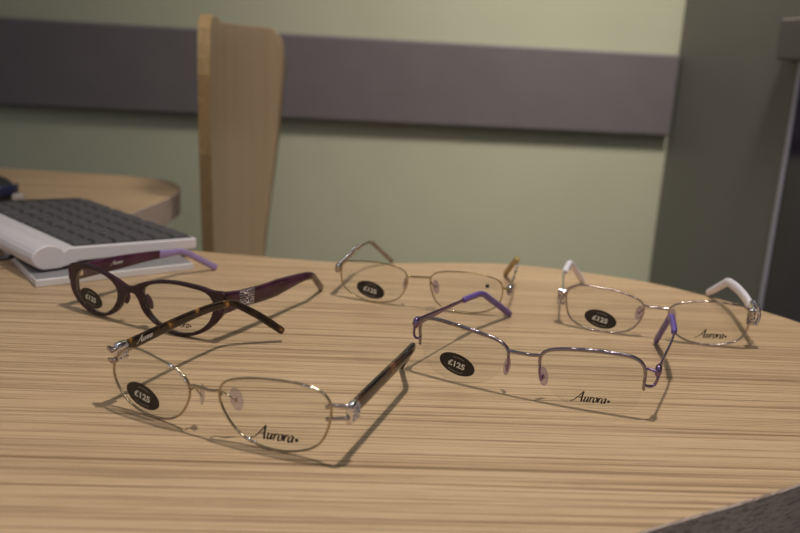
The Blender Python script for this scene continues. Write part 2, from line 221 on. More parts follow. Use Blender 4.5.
def glass_mat(name,tint=(.97,.975,.97),gl=1.0):
    m=bpy.data.materials.new(name); m.use_nodes=True; N,L=m.node_tree.nodes,m.node_tree.links
    N.remove(N['Principled BSDF']); out=N['Material Output']
    t=N.new('ShaderNodeBsdfTransparent'); t.inputs[0].default_value=(*tint,1)
    g=N.new('ShaderNodeBsdfGlossy'); g.inputs['Roughness'].default_value=.02
    fr=N.new('ShaderNodeFresnel')
    ge=N.new('ShaderNodeNewGeometry'); mi=N.new('ShaderNodeMix'); L.new(ge.outputs['Backfacing'],mi.inputs[0])   # same reflectance on either face of the thin lens
    mi.inputs[2].default_value=1.4; mi.inputs[3].default_value=1/1.4; L.new(mi.outputs[0],fr.inputs['IOR'])
    mx=N.new('ShaderNodeMixShader')
    ml=N.new('ShaderNodeMath'); ml.operation='MULTIPLY'; ml.inputs[1].default_value=gl; L.new(fr.outputs[0],ml.inputs[0])
    L.new(ml.outputs[0],mx.inputs[0]); L.new(t.outputs[0],mx.inputs[1]); L.new(g.outputs[0],mx.inputs[2]); L.new(mx.outputs[0],out.inputs['Surface'])
    return m

def stain(name,a,b_,scale=300,lo=.42,hi=.58,rough=.18,third=None,**kw):
    st=[(lo,a),(hi,b_)]
    if third: st.append((hi+.12,third))
    m=noise_mat(name,st,nscale=scale,detail=2,rough=rough,**kw)
    return m

M=dict(
 table=wood('light_oak_laminate',(.20,.114,.060),(.60,.415,.243),(.655,.465,.283),rot=math.radians(3.2)),
 table_edge=wood('edge_banding',(.27,.19,.155),(.60,.46,.39),(.66,.52,.45),rot=math.radians(40)),
 ply=wood('bent_plywood',(.31,.21,.125),(.355,.25,.16),(.39,.28,.185),axis='z',rough=.38,fine=.5),
 ply_edge=noise_mat('plywood_edge',[(.35,(.32,.20,.085)),(.65,(.45,.30,.14))],scale=(900,900,6),nscale=1,rough=.5),
 steel=mat('chair_steel',(.55,.55,.56),.3,1),
 wall=noise_mat('sage_wall_paint',[(.3,(.37,.37,.268)),(.7,(.39,.39,.282))],nscale=6,rough=.75,bump=.02),
 band=noise_mat('grey_dado_board',[(.3,(.115,.098,.104)),(.7,(.124,.106,.112))],nscale=20,rough=.6),
 side=noise_mat('dark_grey_partition',[(.3,(.17,.164,.143)),(.7,(.178,.171,.149))],nscale=8,rough=.6),
 trimdark=mat('dark_header',(.125,.115,.108),.6),
 alu=mat('pale_metal_trim',(.46,.44,.52),.4,.2),
 darkglass=noise_mat('dark_glass',[(.40,(.010,.007,.018)),(.62,(.032,.022,.058)),(.75,(.06,.045,.075))],scale=(5,5,2.2),nscale=1,detail=2,rough=.12),
 carpet=noise_mat('carpet',[(.3,(.10,.10,.11)),(.7,(.16,.155,.16))],nscale=400,rough=.95),
 leg=mat('table_leg_grey',(.45,.45,.46),.4,.5),
 kbody=noise_mat('ivory_keyboard_plastic',[(.3,(.70,.655,.675)),(.7,(.73,.685,.705))],nscale=60,rough=.45),
 key=noise_mat('charcoal_key_plastic',[(.3,(.080,.074,.080)),(.7,(.098,.090,.097))],nscale=200,rough=.5),
 kwell=mat('key_well',(.02,.02,.022),.6),
 slab=noise_mat('white_plastic_tray',[(.3,(.72,.69,.69)),(.7,(.75,.72,.72))],nscale=50,rough=.45),
 slabtop=mat('grey_tray_top',(.26,.25,.255),.5),
 black=mat('black_rubber',(.015,.015,.017),.5),
 navy=mat('navy_plastic',(.02,.028,.085),.3),
 mousetop=mat('black_mouse_plastic',(.016,.018,.024),.35),
 pale=mat('pale_plastic',(.46,.40,.37),.5),
 lens=glass_mat('clear_demo_lens'),
 pad=None,
 sticker=mat('black_brown_sticker',(.018,.012,.010),.42),
 stext=mat('sticker_white_print',(.80,.77,.68),.5),
 sgrey=mat('sticker_grey_print',(.20,.17,.15),.5),
 ink=mat('black_lens_ink',(.012,.010,.010),.5),
 silverink=mat('silver_print',(.80,.78,.78),.35,.3),
 champagne=mat('champagne_metal',(.50,.40,.27),.20,1),
 rosegun=mat('rose_silver_metal',(.52,.43,.40),.14,1),
 gold=mat('pale_gold_metal',(.50,.385,.20),.15,1),
 silver=mat('bright_silver',(.86,.83,.84),.12,1),
 lavmetal=mat('lilac_gunmetal',(.32,.27,.30),.17,1),
 lavarm=mat('violet_metal',(.27,.18,.31),.26,.9),
 lavtip=noise_mat('lavender_tip_acetate',[(.3,(.125,.07,.31)),(.7,(.155,.09,.37))],nscale=90,rough=.30),
 whitetip=mat('milky_white_acetate',(.86,.80,.88),.28),
 goldtip=noise_mat('honey_tip_acetate',[(.3,(.30,.20,.06)),(.7,(.42,.30,.11))],nscale=150,rough=.25),
 greytip=noise_mat('bronze_tip_acetate',[(.3,(.22,.17,.12)),(.7,(.32,.26,.20))],nscale=150,rough=.25),
 tort=stain('tortoiseshell_acetate',(.022,.012,.009),(.055,.026,.012),scale=120,lo=.48,hi=.63,third=(.42,.20,.045),rough=.14),
 tortdark=stain('tortoiseshell_acetate_dark',(.020,.014,.012),(.050,.024,.016),scale=60,lo=.46,hi=.62,third=(.16,.07,.035),rough=.2),
 plum=stain('plum_acetate',(.022,.006,.013),(.040,.010,.022),scale=60,rough=.10),
 plumarm=stain('plum_acetate_arm',(.048,.013,.030),(.085,.026,.058),scale=40,rough=.14),
 plumtip=mat('lilac_clear_tip',(.34,.25,.50),.12),
 plumend=mat('brown_plum_tip',(.13,.075,.055),.2),
 crystal=mat('cut_crystal',(.80,.77,.81),.03,1),
 filigree=noise_mat('antique_silver',[(.40,(.16,.14,.16)),(.56,(.80,.77,.78))],nscale=900,detail=1,rough=.2,metal=1,bump=.4),
 clearplastic=glass_mat('clear_nylon',(.93,.92,.95),2.2),
)
def hammer(m,scale,dist):
    """faint waviness of drawn and twisted wire, which breaks the highlights up"""
    N,L,b=nodes(m); tc=N.new('ShaderNodeTexCoord'); nz=N.new('ShaderNodeTexNoise'); nz.inputs['Scale'].default_value=scale; nz.inputs['Detail'].default_value=1
    bp=N.new('ShaderNodeBump'); bp.inputs['Strength'].default_value=.8; bp.inputs['Distance'].default_value=dist
    L.new(tc.outputs['Object'],nz.inputs['Vector']); L.new(nz.outputs['Fac'],bp.inputs['Height']); L.new(bp.outputs[0],b.inputs['Normal'])
for k_ in ('champagne','rosegun','gold','lavmetal'): hammer(M[k_],170,.0022)
def pad_mat(name,tint):
    m=glass_mat(name,tint,2.5); return m
M['pad']=pad_mat('silicone_pad',(.84,.83,.92)); M['padlilac']=pad_mat('lilac_silicone_pad',(.76,.71,.86))

# ---------------------------------------------------------------- lettering
def glyph_strokes():
    """a broad-pen italic hand: strokes as point lists in em units (x right, y up, x-height .5)"""
    g={}
    g['A']=([[(-.62,.02),(-.58,-.03),(-.46,.0),(-.25,.18),(-.02,.48),(.22,.82),(.36,1.02)],[(.36,1.04),(.36,.7),(.39,.3),(.44,.0),(.52,.03)],[(.02,.36),(.2,.38),(.40,.38)]],.62)
    g['u']=([[(.02,.40),(.10,.48),(.09,.30),(.07,.10),(.13,.0),(.24,.04),(.36,.22),(.42,.46)],[(.42,.50),(.39,.2),(.41,.02),(.50,.06)]],.54)
    g['r']=([[(.02,.40),(.11,.48),(.09,.25),(.07,.0)],[(.09,.25),(.18,.42),(.28,.50),(.36,.44)]],.40)
    g['o']=([[(.22,.50),(.09,.42),(.04,.22),(.09,.04),(.20,.0),(.33,.08),(.39,.28),(.33,.45),(.22,.50)]],.46)
    g['a']=([[(.38,.44),(.25,.50),(.10,.40),(.04,.20),(.08,.03),(.17,.0),(.29,.12),(.40,.36)],[(.42,.50),(.38,.2),(.40,.02),(.50,.06)]],.56)
    return g
GL=glyph_strokes()
def script_quads(word,nib=(.075,.03),thin=.020,slant=.25,dot=True,tail=None):
    """returns (verts2d, faces) of the word with baseline y=0"""
    vs=[];fs=[];x=0.0
    seq=list(word) if tail is None else list(word)[-tail:]
    for ch in seq:
        st,adv=GL[ch]
        for pts in st:
            P=catmull([V(px+slant*py,py,0) for px,py in pts],5)
            P=[V(p.x+x,p.y,0) for p in P]; n=len(P)
            for i,p in enumerate(P):
                t=(P[min(i+1,n-1)]-P[max(i-1,0)]).normalized(); nr=V(-t.y,t.x,0)
                o=V(nib[0],nib[1],0)
                if o.dot(nr)<0: o=-o
                w=nr*max(o.dot(nr),0)+nr*thin
                vs+=[p+w,p-w]
                if i: k=len(vs); fs.append((k-4,k-3,k-1,k-2))
        x+=adv
    if dot:
        cx,cy=x+.22,.22; k=len(vs)
        for i in range(14):
            a=2*pi*i/14; r=.15*(1.12 if i%2 else .88); vs.append(V(cx+r*cos(a),cy+r*sin(a),0))
        fs.append(tuple(range(k,k+14))); x+=.45
    return vs,fs,x

def block_text(txt,size,bold=.02):
    cu=bpy.data.curves.new('t','FONT'); cu.body=txt; cu.size=size; cu.offset=bold*size; cu.align_x='CENTER'; cu.align_y='CENTER'; cu.resolution_u=3
    o=bpy.data.objects.new('t',cu); C.objects.link(o); bpy.context.view_layer.update()
    dg=bpy.context.evaluated_depsgraph_get(); me=bpy.data.meshes.new_from_object(o.evaluated_get(dg))
    vs=[v.co.copy() for v in me.vertices]; fs=[tuple(p.vertices) for p in me.polygons]
    bpy.data.objects.remove(o); bpy.data.curves.remove(cu); bpy.data.meshes.remove(me)
    x0=min(v.x for v in vs); x1=max(v.x for v in vs); y0=min(v.y for v in vs); y1=max(v.y for v in vs)
    return [V(v.x-(x0+x1)/2,v.y-(y0+y1)/2,0) for v in vs],fs,x1-x0,y1-y0

# ---------------------------------------------------------------- glasses
STK=dict(tort=(-40.6,10.8),lav=(-39.0,11.6),white=(-36.0,9.7),gold=(-36.8,10.1),plum=(-39.3,11.9))   # centres of the price stickers
KC=1/800.0
class Pair:
    def __init__(s,key,label):
        d=DATA[key]; s.d=d; s.key=key; X,Y,yaw,lean=d['pose']; s.lean=lean
        s.root=thing('eyeglasses',label,'glasses',(X,Y,0),yaw,'display glasses on the oak table')
    def F(s,x,z): return s.lean*z+KC*x*x
    def P(s,x,z,dy=0): return V(x,s.F(x,z)+dy,z)
    def nrm(s,x,z): return V(-2*KC*x,1,-s.lean).normalized()
    def outline(s,side,off=0):
        L=s.d['lens'+side]; n=len(L)
        if not off: return [V(x,z,0) for x,z in L]
        P=[V(x,z,0) for x,z in L]; ar=sum(P[i].x*P[(i+1)%n].y-P[(i+1)%n].x*P[i].y for i in range(n)); sg=1 if ar>0 else -1
        out=[]
        for i in range(n):
            t=(P[(i+1)%n]-P[i-1]).normalized(); out.append(P[i]+V(t.y,-t.x,0)*off*sg)
        return out
    def lens(s,side,th=1.4):
        O=s.outline(side,-.15); n=len(O); c=sum(O,V(0,0,0))/n
        mb=MB(); rings=[1,.985,.8,.55,.3]
        vs=[];fs=[]
        for face in (-1,1):
            for k,r in enumerate(rings):
                t=th/2*(.7 if k==0 else 1)
                for p in O:
                    q=c+(p-c)*r; vs.append(s.P(q.x,q.y,face*t))
            vs.append(s.P(c.x,c.y,face*th/2))
        m=len(rings)*n+1
        for f in (0,1):
            b=f*m
            for k in range(len(rings)-1):
                for i in range(n):
                    j=(i+1)%n; fs.append((b+k*n+i,b+k*n+j,b+(k+1)*n+j,b+(k+1)*n+i))
            k=len(rings)-1
            for i in range(n): fs.append((b+k*n+i,b+k*n+(i+1)%n,b+m-1))
        for i in range(n):
            j=(i+1)%n; fs.append((i,j,m+j,m+i))
        mb.add(vs,fs)
        o=mb.build('lens',M['lens'],s.root); return o
    def decal(s,mb,vs,fs,fn,dy,mi=0):
        mb.add([s.P(*fn(v),dy) for v in vs],fs,mi,False)
    def sticker(s,lens,a=11.2,b=6.4,th=math.radians(-11)):
        cx,cz=STK[s.key]; mb=MB(); n=48
        def rot(u,v): return (cx+u*cos(th)-v*sin(th),cz+u*sin(th)+v*cos(th))
        ov=[]
        for k,(r,dy) in enumerate([(1,-.72),(1,-.86),(.5,-.86)]):
            for i in range(n):
                t=2*pi*i/n; ov.append(s.P(*rot(a*r*cos(t),b*r*sin(t)),dy))
        ov.append(s.P(cx,cz,-.86))
        fs=[]
        for k in range(2):
            for i in range(n): j=(i+1)%n; fs.append((k*n+i,k*n+j,(k+1)*n+j,(k+1)*n+i))
        for i in range(n): fs.append((2*n+i,2*n+(i+1)%n,3*n))
        mb.add(ov,fs,0,False)
        tv,tf,w,h=block_text('\u00a3125',5.2,.036); sx=10.6/w; sy=3.7/h
        s.decal(mb,tv,tf,lambda v:rot(-.2+v.x*sx,-.2+v.y*sy),-.93,1)
        # faint small print, one arc above and one below: unreadable in the photo
        for arc,rr,cnt in ((1,.66,9),(-1,.74,11)):
            for i in range(cnt):
                t=pi/2+(i-(cnt-1)/2)*-.105*1.1
                x=a*rr*cos(t)*.95; z=arc*b*rr*sin(t)
                q=[V(-.34,-.38,0),V(.34,-.38,0),V(.34,.38,0),V(-.34,.38,0)]
                s.decal(mb,q,[(0,1,2,3)],lambda v:rot(x+v.x,z+v.y),-.92,2)
        o=mb.build('price_sticker',[M['sticker'],M['stext'],M['sgrey']],lens); o['label']='dark oval sticker with the price £125 in white'; return o
    def lens_word(s,lens,tail=None):
        (x0,z0),(x1,z1),top=s.d['txt']; mb=MB()
        if s.key=='plum': x0+=6.0; z0-=.6
        if s.key=='gold':
            n=14; vs=[V(1.55*cos(2*pi*i/n),1.55*sin(2*pi*i/n),0) for i in range(n)]
            s.decal(mb,vs,[tuple(range(n))],lambda v:(x0+v.x,z0+v.y),-.78)
            o=mb.build('lens_mark',M['ink'],lens); o['label']='small black dot printed on the lens'; return o
        vs,fs,w=script_quads('Aurora'); lo=min(v.x for v in vs); hi=max(v.x for v in vs)
        k=(x1-x0+1.6)/(hi-lo); kz=k*1.12
        s.decal(mb,vs,fs,lambda v:(x0+(v.x-lo)*k,z0+(z1-z0)*(v.x-lo)/(hi-lo)*.8+v.y*kz-.3),-.78)
        o=mb.build('lens_print',M['ink'],lens); o['label']='black script word printed on the lens'; return o
    def rim(s,side,rin,ry,material,part='rim'):
        O=s.outline(side,rin*.6); mb=MB(); P=catmull([s.P(p.x,p.y) for p in O],2,True); n=len(P)
        sweep(mb,P,[V(0,1,0)]*n,[ry]*n,[rin]*n,True,section(8,2.6)); return mb.build(part,material,s.root)
    def bar(s,pts,a,b,material,part,dy=0,parent=None,sub=6):
        P=catmull([s.P(x,z,dy) for x,z in pts],sub); n=len(P); mb=MB()
        aa=a if hasattr(a,'__len__') else [a]*n; bb=b if hasattr(b,'__len__') else [b]*n
        sweep(mb,P,[V(0,1,0)]*n,aa,bb,False,section(10,2.4)); return mb.build(part,material,parent or s.root)
    def nosepad(s,side,x,z,rimx,rimz,armmat,padmat,ln=6.2,wd=3.6,back=5.0):
        sg=-1 if side=='L' else 1
        arm=MB(); pts=[s.P(rimx,rimz,.3),s.P(rimx-sg*1.2,rimz+.8,2.2),s.P(rimx-sg*.6,z+2.2,4.2),s.P(x,z,back-.2)]
        tube(arm,catmull(pts,6),.45); a=arm.build('nose_pad_arm',armmat,s.root)
        mb=MB(); R=Matrix.Rotation(sg*math.radians(38),3,'Z')@Matrix.Rotation(-sg*math.radians(14),3,'Y')
        ellipsoid(mb,s.P(x,z,back+.4),wd*.85,.9,ln,R,16,10)
        c=MB(); ellipsoid(c,s.P(x,z,back-.2),.9,.6,1.2,R,10,6)
        p=mb.build('nose_pad',padmat,a); b=c.build('pad_mount',armmat,a)
    def path(s,side,fr=9.0,n=64,dz=0):
        K=[V(*p) for p in s.d['t'+side]]; H,B,T=K[0],None,K[-1]
        bi=len(K)-2
        if s.key=='tort' and side=='L': bi=5
        B=K[bi]; pre=catmull(K[:bi+1],10); post=catmull(K[bi:],10) if len(K)-bi>2 else [B,T]
        pre,lp=resample(pre,60); post,lq=resample(post,40)
        # trim fr around the bend and put a fillet there
        ia=max(i for i,p in enumerate(pre) if (p-B).length>fr); ib=min(i for i,p in enumerate(post) if (p-B).length>fr)
        P0,P2=pre[ia],post[ib]; ctl=B+(B-(P0+P2)/2)*.45
        fil=[P0.lerp(ctl,t/12).lerp(ctl.lerp(P2,t/12),t/12) for t in range(13)]
        full=pre[:ia]+fil+post[ib+1:]
        if dz: full=[p+V(0,0,dz) for p in full]
        P,L=resample(full,n); s_b=lp
        nrm=(B-H).cross(V(0,0,1)); nrm.normalize()          # blades stand upright
        if nrm.x<0: nrm=-nrm
        return P,L,nrm,s_b
    def arm(s,P,L,nrm,s0,s1,tab,material,name,parent,e=2.8,sec=12,label=None):
        """ribbon between arc lengths s0..s1; tab rows (s, height, thickness)"""
        n=len(P); mb=MB(); out=[]
        m=max(8,int((s1-s0)/2.0)); 
        idx=[s0+(s1-s0)*i/(m-1) for i in range(m)]
        pts=[];
        for q in idx:
            u=q/L*(n-1); i=max(0,min(int(u),n-2)); pts.append(P[i]+(P[i+1]-P[i])*(u-i))
        hh=[];tt=[]
        for q in idx:
            h,t=interp(tab,q); hh.append(h/2); tt.append(t/2)
        # rounded ends
        d0=(pts[0]-pts[1]).normalized(); d1=(pts[-1]-pts[-2]).normalized()
        r0=min(hh[0],tt[0])*.8; r1=min(hh[-1],tt[-1])*1.2
        pts=[pts[0]+d0*r0*.9,pts[0]+d0*r0*.55]+pts+[pts[-1]+d1*r1*.5,pts[-1]+d1*r1*.85,pts[-1]+d1*r1]
        hh=[hh[0]*.6,hh[0]*.88]+hh+[hh[-1]*.86,hh[-1]*.55,hh[-1]*.2]; tt=[tt[0]*.6,tt[0]*.88]+tt+[tt[-1]*.86,tt[-1]*.55,tt[-1]*.2]
        sweep(mb,pts,[nrm]*len(pts),tt,hh,False,section(sec,e))
        o=mb.build(name,material,parent)
        if label: o['label']=label
        return o
    def at(s,P,L,q):
        n=len(P); u=q/L*(n-1); i=max(0,min(int(u),n-2)); t=(P[i+1]-P[i]).normalized(); return P[i].lerp(P[i+1],u-i),t

def arm_print(pr,P,L,nrm,s0,length,off,up,parent,mat_):
    """small script word along the visible (+x) face of an arm"""
    vs,fs,w=script_quads('Aurora',dot=False,nib=(.085,.03),thin=.018); lo=min(v.x for v in vs); hi=max(v.x for v in vs); k=length/(hi-lo)
    mb=MB(); out=[]
    for v in vs:
        p,t=pr.at(P,L,s0+(v.x-lo)*k); b=t.cross(nrm)
        if b.z<0: b=-b
        out.append(p+nrm*off+b*(v.y*k-up))
    mb.add(out,fs,0,False); o=mb.build('arm_print',mat_,parent); o['label']='silver script word on the arm'; return o

def gems(mb,pts,r,seed=1):
    rnd=random.Random(seed)
    for p in pts:
        rot=Matrix.Rotation(rnd.random()*6,3,'Z')@Matrix.Rotation(rnd.random()*6,3,'X')
        ellipsoid(mb,p,r,r,r,rot,6,4,0,1,False)

# ---- 1. gold-rimmed pair with tortoiseshell arms, nearest the camera
g=Pair('tort','gold metal-rimmed glasses with brown tortoiseshell arms, nearest the camera')
for sd in 'LR':
    l=g.lens(sd)
    if sd=='L': g.sticker(l)
    else: g.lens_word(l)
    g.rim(sd,.55,.72,M['champagne'])
for pts in (((-22.9,32.0),(-19.6,30.7)),((-17.4,29.7),(-16.2,29.0)),((-15.2,28.4),(-13.9,27.2)),((-13.2,26.3),(-12.0,24.4)),((50.4,36.2),(52.0,36.1)),((53.4,35.9),(55.6,35.4)),((21.6,3.9),(24.2,3.0)),((25.2,2.7),(26.8,2.3))):  # bright silver pieces modelled on the rims in place of specular glints
    (xa,za),(xb,zb)=pts; mb=MB(); A_,B_=g.P(xa,za,-.35),g.P(xb,zb,-.35)
    sweep(mb,[A_.lerp(B_,t) for t in (0,.15,.5,.85,1)],[V(0,1,0)]*5,[.35,.75,.95,.75,.35],[.35,.75,.95,.75,.35],False,section(8)); o=mb.build('rim_glint',M['silver'],g.root)
g.bar(g.d['bridge'],.75,.8,M['champagne'],'bridge')
g.nosepad('L',-7.4,17.4,-9.8,21.5,M['champagne'],M['pad']); g.nosepad('R',12.6,19.6,8.0,22.8,M['champagne'],M['pad'])
for sd,sg in (('L',-1),('R',1)):
    P,L,n,sb=g.path(sd); H=P[0]
    # two-pronged end piece from rim to hinge, with a bright ornamental plate
    ex=61.5; a=MB()
    for z0,z1 in ((27.0,29.0),(21.2,22.4)):
        z0=z0+(2.2 if sd=='L' else 0); z1=z1+(1.8 if sd=='L' else -.6)
        tube(a,catmull([g.P(sg*ex,z0),g.P(sg*(ex+3),z1,.2),V(sg*(abs(H.x)-.5),H.y-5.5,z1+(.6 if z1>25 else 1.5)),V(H.x,H.y-2.5,z1+.2)],5),[1.0]*16)
    a.build('end_piece',M['rosegun'],g.root)
    hp=MB(); sweep(hp,[H+V(0,q,-1.6) for q in (-4.2,-3.6,0,3.2,3.8)],[V(1,0,0)]*5,[1.1,1.7,1.9,1.7,1.2],[3.6,5.0,5.4,5.0,4.0],False,section(12,4))
    h=hp.build('hinge',M['silver'],g.root); h['label']='bright silver hinge block'
    t=g.arm(P,L,n,4,L-1,([(0,6.2,2.4),(12,6.6,2.6),(50,5.8,2.6),(80,5.0,2.6),(100,4.4,2.6),(L-12,5.2,2.8),(L,4.8,2.8)] if sd=='L' else [(0,7.8,3.0),(12,8.2,3.2),(60,7.4,3.2),(85,6.2,3.2),(L-30,5.0,3.0),(L,4.8,2.8)]),M['tort'] if sd=='L' else M['tortdark'],'temple',g.root)
    if sd=='L':
        arm_print(g,P,L,n,10,13,1.36,.6,t,M['silverink'])
    cp=MB(); gems(cp,[H+V(0,0,-1.6)+V((2.0 if n.x>0 else -2.0),dy,dz) for dy in (-2.4,0,2.4) for dz in (-3,-1,1,3)],.8,5)
    cp.build('crystal',M['crystal'],h)

# ---- 2. half-rim pair with lavender arm tips
g=Pair('lav','half-rim glasses with lavender arm tips and lenses left bare below')
for sd,sg in (('L',-1),('R',1)):
    l=g.lens(sd)
    if sd=='L': g.sticker(l)
    else: g.lens_word(l)
    O=g.outline(sd,.4); n=len(O); cx=sum(p.x for p in O)/n; zc=(max(p.y for p in O)+min(p.y for p in O))/2
    # brow bar: the upper outline from the outer side to the nose side
    up=[p for p in O if p.y>zc+ (3 if True else 0)]
    up.sort(key=lambda p:math.atan2(p.y-zc,(p.x-cx)*sg))          # outer (0) -> nose (pi)
    xb=max(abs(p.x) for p in O); st=up[0]
    pts=[V(p.x,p.y,0) for p in up]
    P=catmull([g.P(p.x,p.y) for p in pts],3); n=len(P); mb=MB()
    sweep(mb,P,[V(0,1,0)]*n,[1.0]*n,[.85+.35*sin(pi*i/(n-1)) for i in range(n)],False,section(10,2.4))
    brow=mb.build('brow_bar',M['lavmetal'],g.root)
    e=up[0]; ex=e.x
    zl=16.8 if sd=='R' else 19.0
    vb=MB(); tube(vb,catmull([g.P(ex,e.y),g.P(ex,e.y-5),g.P(ex-sg*.2,zl)],6),.85); vb.build('side_bar',M['lavmetal'],g.root)
    P,L,nr,sb=g.path(sd); H=P[0]
    ep=MB(); top=28.8 if sd=='R' else 31.0; exT=min((p for p in O if p.x*sg>50),key=lambda p:abs(p.y-top)).x
    tube(ep,catmull([g.P(exT,top),g.P(exT+sg*2.6,top,.6),V(H.x+sg*.2,H.y-5,top-.8),V(H.x,H.y-1.5,H.z+.6)],5),.85)
    tube(ep,catmull([g.P(ex,zl+3.0),g.P(ex+sg*2.4,zl+2.2,.4),g.P(ex+sg*5.0,zl+2.8,2.2),V(H.x+sg*.4,H.y-2.6,H.z-3.2),V(H.x,H.y-1,H.z-.8)],5),.8)
    ep.build('end_piece',M['lavarm'],g.root)
    hm=MB(); sweep(hm,[H+V(0,q,0) for q in (-3,-2.4,0,2.2,2.8)],[V(1,0,0)]*5,[1.2,1.7,1.9,1.7,1.2],[2.2,3.1,3.4,3.1,2.2],False,section(12,2.4)); hm.build('hinge',M['lavarm'],g.root)
    ts=62 if sd=='L' else 60
    t=g.arm(P,L,nr,2,ts+3,[(0,5.0,1.5),(10,4.6,1.3),(35,2.8,1.3),(70,2.0,1.3)],M['lavarm'],'temple',g.root,e=3)
    g.arm(P,L,nr,ts,L-1.2,[(0,4.0,3.4),(L*.75,4.4,3.7),(L,4.8,3.9)],M['lavtip'],'temple_tip',t,e=2.2,label='lavender plastic arm tip')
    # nose side: rim stub, pad arm and pad
    q=up[-1]
    tube_=MB(); tube(tube_,catmull([g.P(q.x,q.y),g.P(q.x,q.y-5,.8),g.P(q.x+sg*1.0,q.y-10,2.6)],6),.75); a=tube_.build('nose_pad_arm',M['lavarm'],g.root)
    R=Matrix.Rotation(sg*math.radians(38),3,'Z')@Matrix.Rotation(-sg*math.radians(14),3,'Y')
    c=g.P(q.x+sg*1.6,q.y-8.2,4.4); mb=MB(); ellipsoid(mb,c,2.9,.9,6.0,R,16,10); mb.build('nose_pad',M['padlilac'],a)
    c2=MB(); ellipsoid(c2,c-V(0,.7,0),.9,.7,1.6,R,10,6); c2.build('pad_mount',M['lavarm'],a)
g.bar(g.d['bridge'],.95,1.05,M['lavmetal'],'bridge')

# ---- 3. thick plum plastic pair by the keyboard
g=Pair('plum','thick dark plum plastic-framed glasses beside the keyboard')
O=catmull([V(x,z,0) for x,z in g.d['out']],3,True)
hl=[V(x,z,0) for x,z in DATA['plum']['lensL']]; hr=[V(x,z,0) for x,z in DATA['plum']['lensR']]
bm=bmesh.new(); loops=[]
def loop2(pts):
    vs=[bm.verts.new((p.x,p.y,0)) for p in pts]; return [bm.edges.new((vs[i],vs[(i+1)%len(vs)])) for i in range(len(vs))]
ed=loop2(O)+loop2(hl)+loop2(hr)
bmesh.ops.triangle_fill(bm,use_beauty=True,edges=ed)
bm.verts.index_update(); bm.verts.ensure_lookup_table()
V2=[v.co.copy() for v in bm.verts]; T2=[tuple(v.index for v in f.verts) for f in bm.faces]; bm.free()
mb=MB(); nv=len(V2)
nO,nL,nR=len(O),len(hl),len(hr)
# chamfered shell: inset front/back rings give the frame a rounded edge
def inset_ring(a,b,d):
    P=V2[a:b]; n=len(P); ar=sum(P[i].x*P[(i+1)%n].y-P[(i+1)%n].x*P[i].y for i in range(n)); sg=1 if ar>0 else -1
    out=[]
    for i in range(n):
        t=(P[(i+1)%n]-P[i-1]).normalized(); out.append(P[i]+V(-t.y,t.x,0)*d*sg)
    return out
INS=inset_ring(0,nO,.55)+inset_ring(nO,nO+nL,-.45)+inset_ring(nO+nL,nv,-.45)
TH=1.9
ring=[(INS,-TH),(V2,-TH+.6),(V2,TH-.6),(INS,TH)]
vs=[g.P(p.x,p.y,dy+1.2) for R_,dy in ring for p in R_]; fs=[]
for t in T2: fs.append(t); fs.append(tuple(3*nv+i for i in t)[::-1])
for k in range(3):
    for a,b in ((0,nO),(nO,nO+nL),(nO+nL,nv)):
        for i in range(a,b):
            j=a+(i+1-a)%(b-a); fs.append((k*nv+i,k*nv+j,(k+1)*nv+j,(k+1)*nv+i))
mb.add(vs,fs,0,True)
fo=mb.build('frame_front',M['plum'],g.root)
try:
    me=fo.data; me.set_sharp_from_angle(angle=math.radians(38))
except Exception: pass
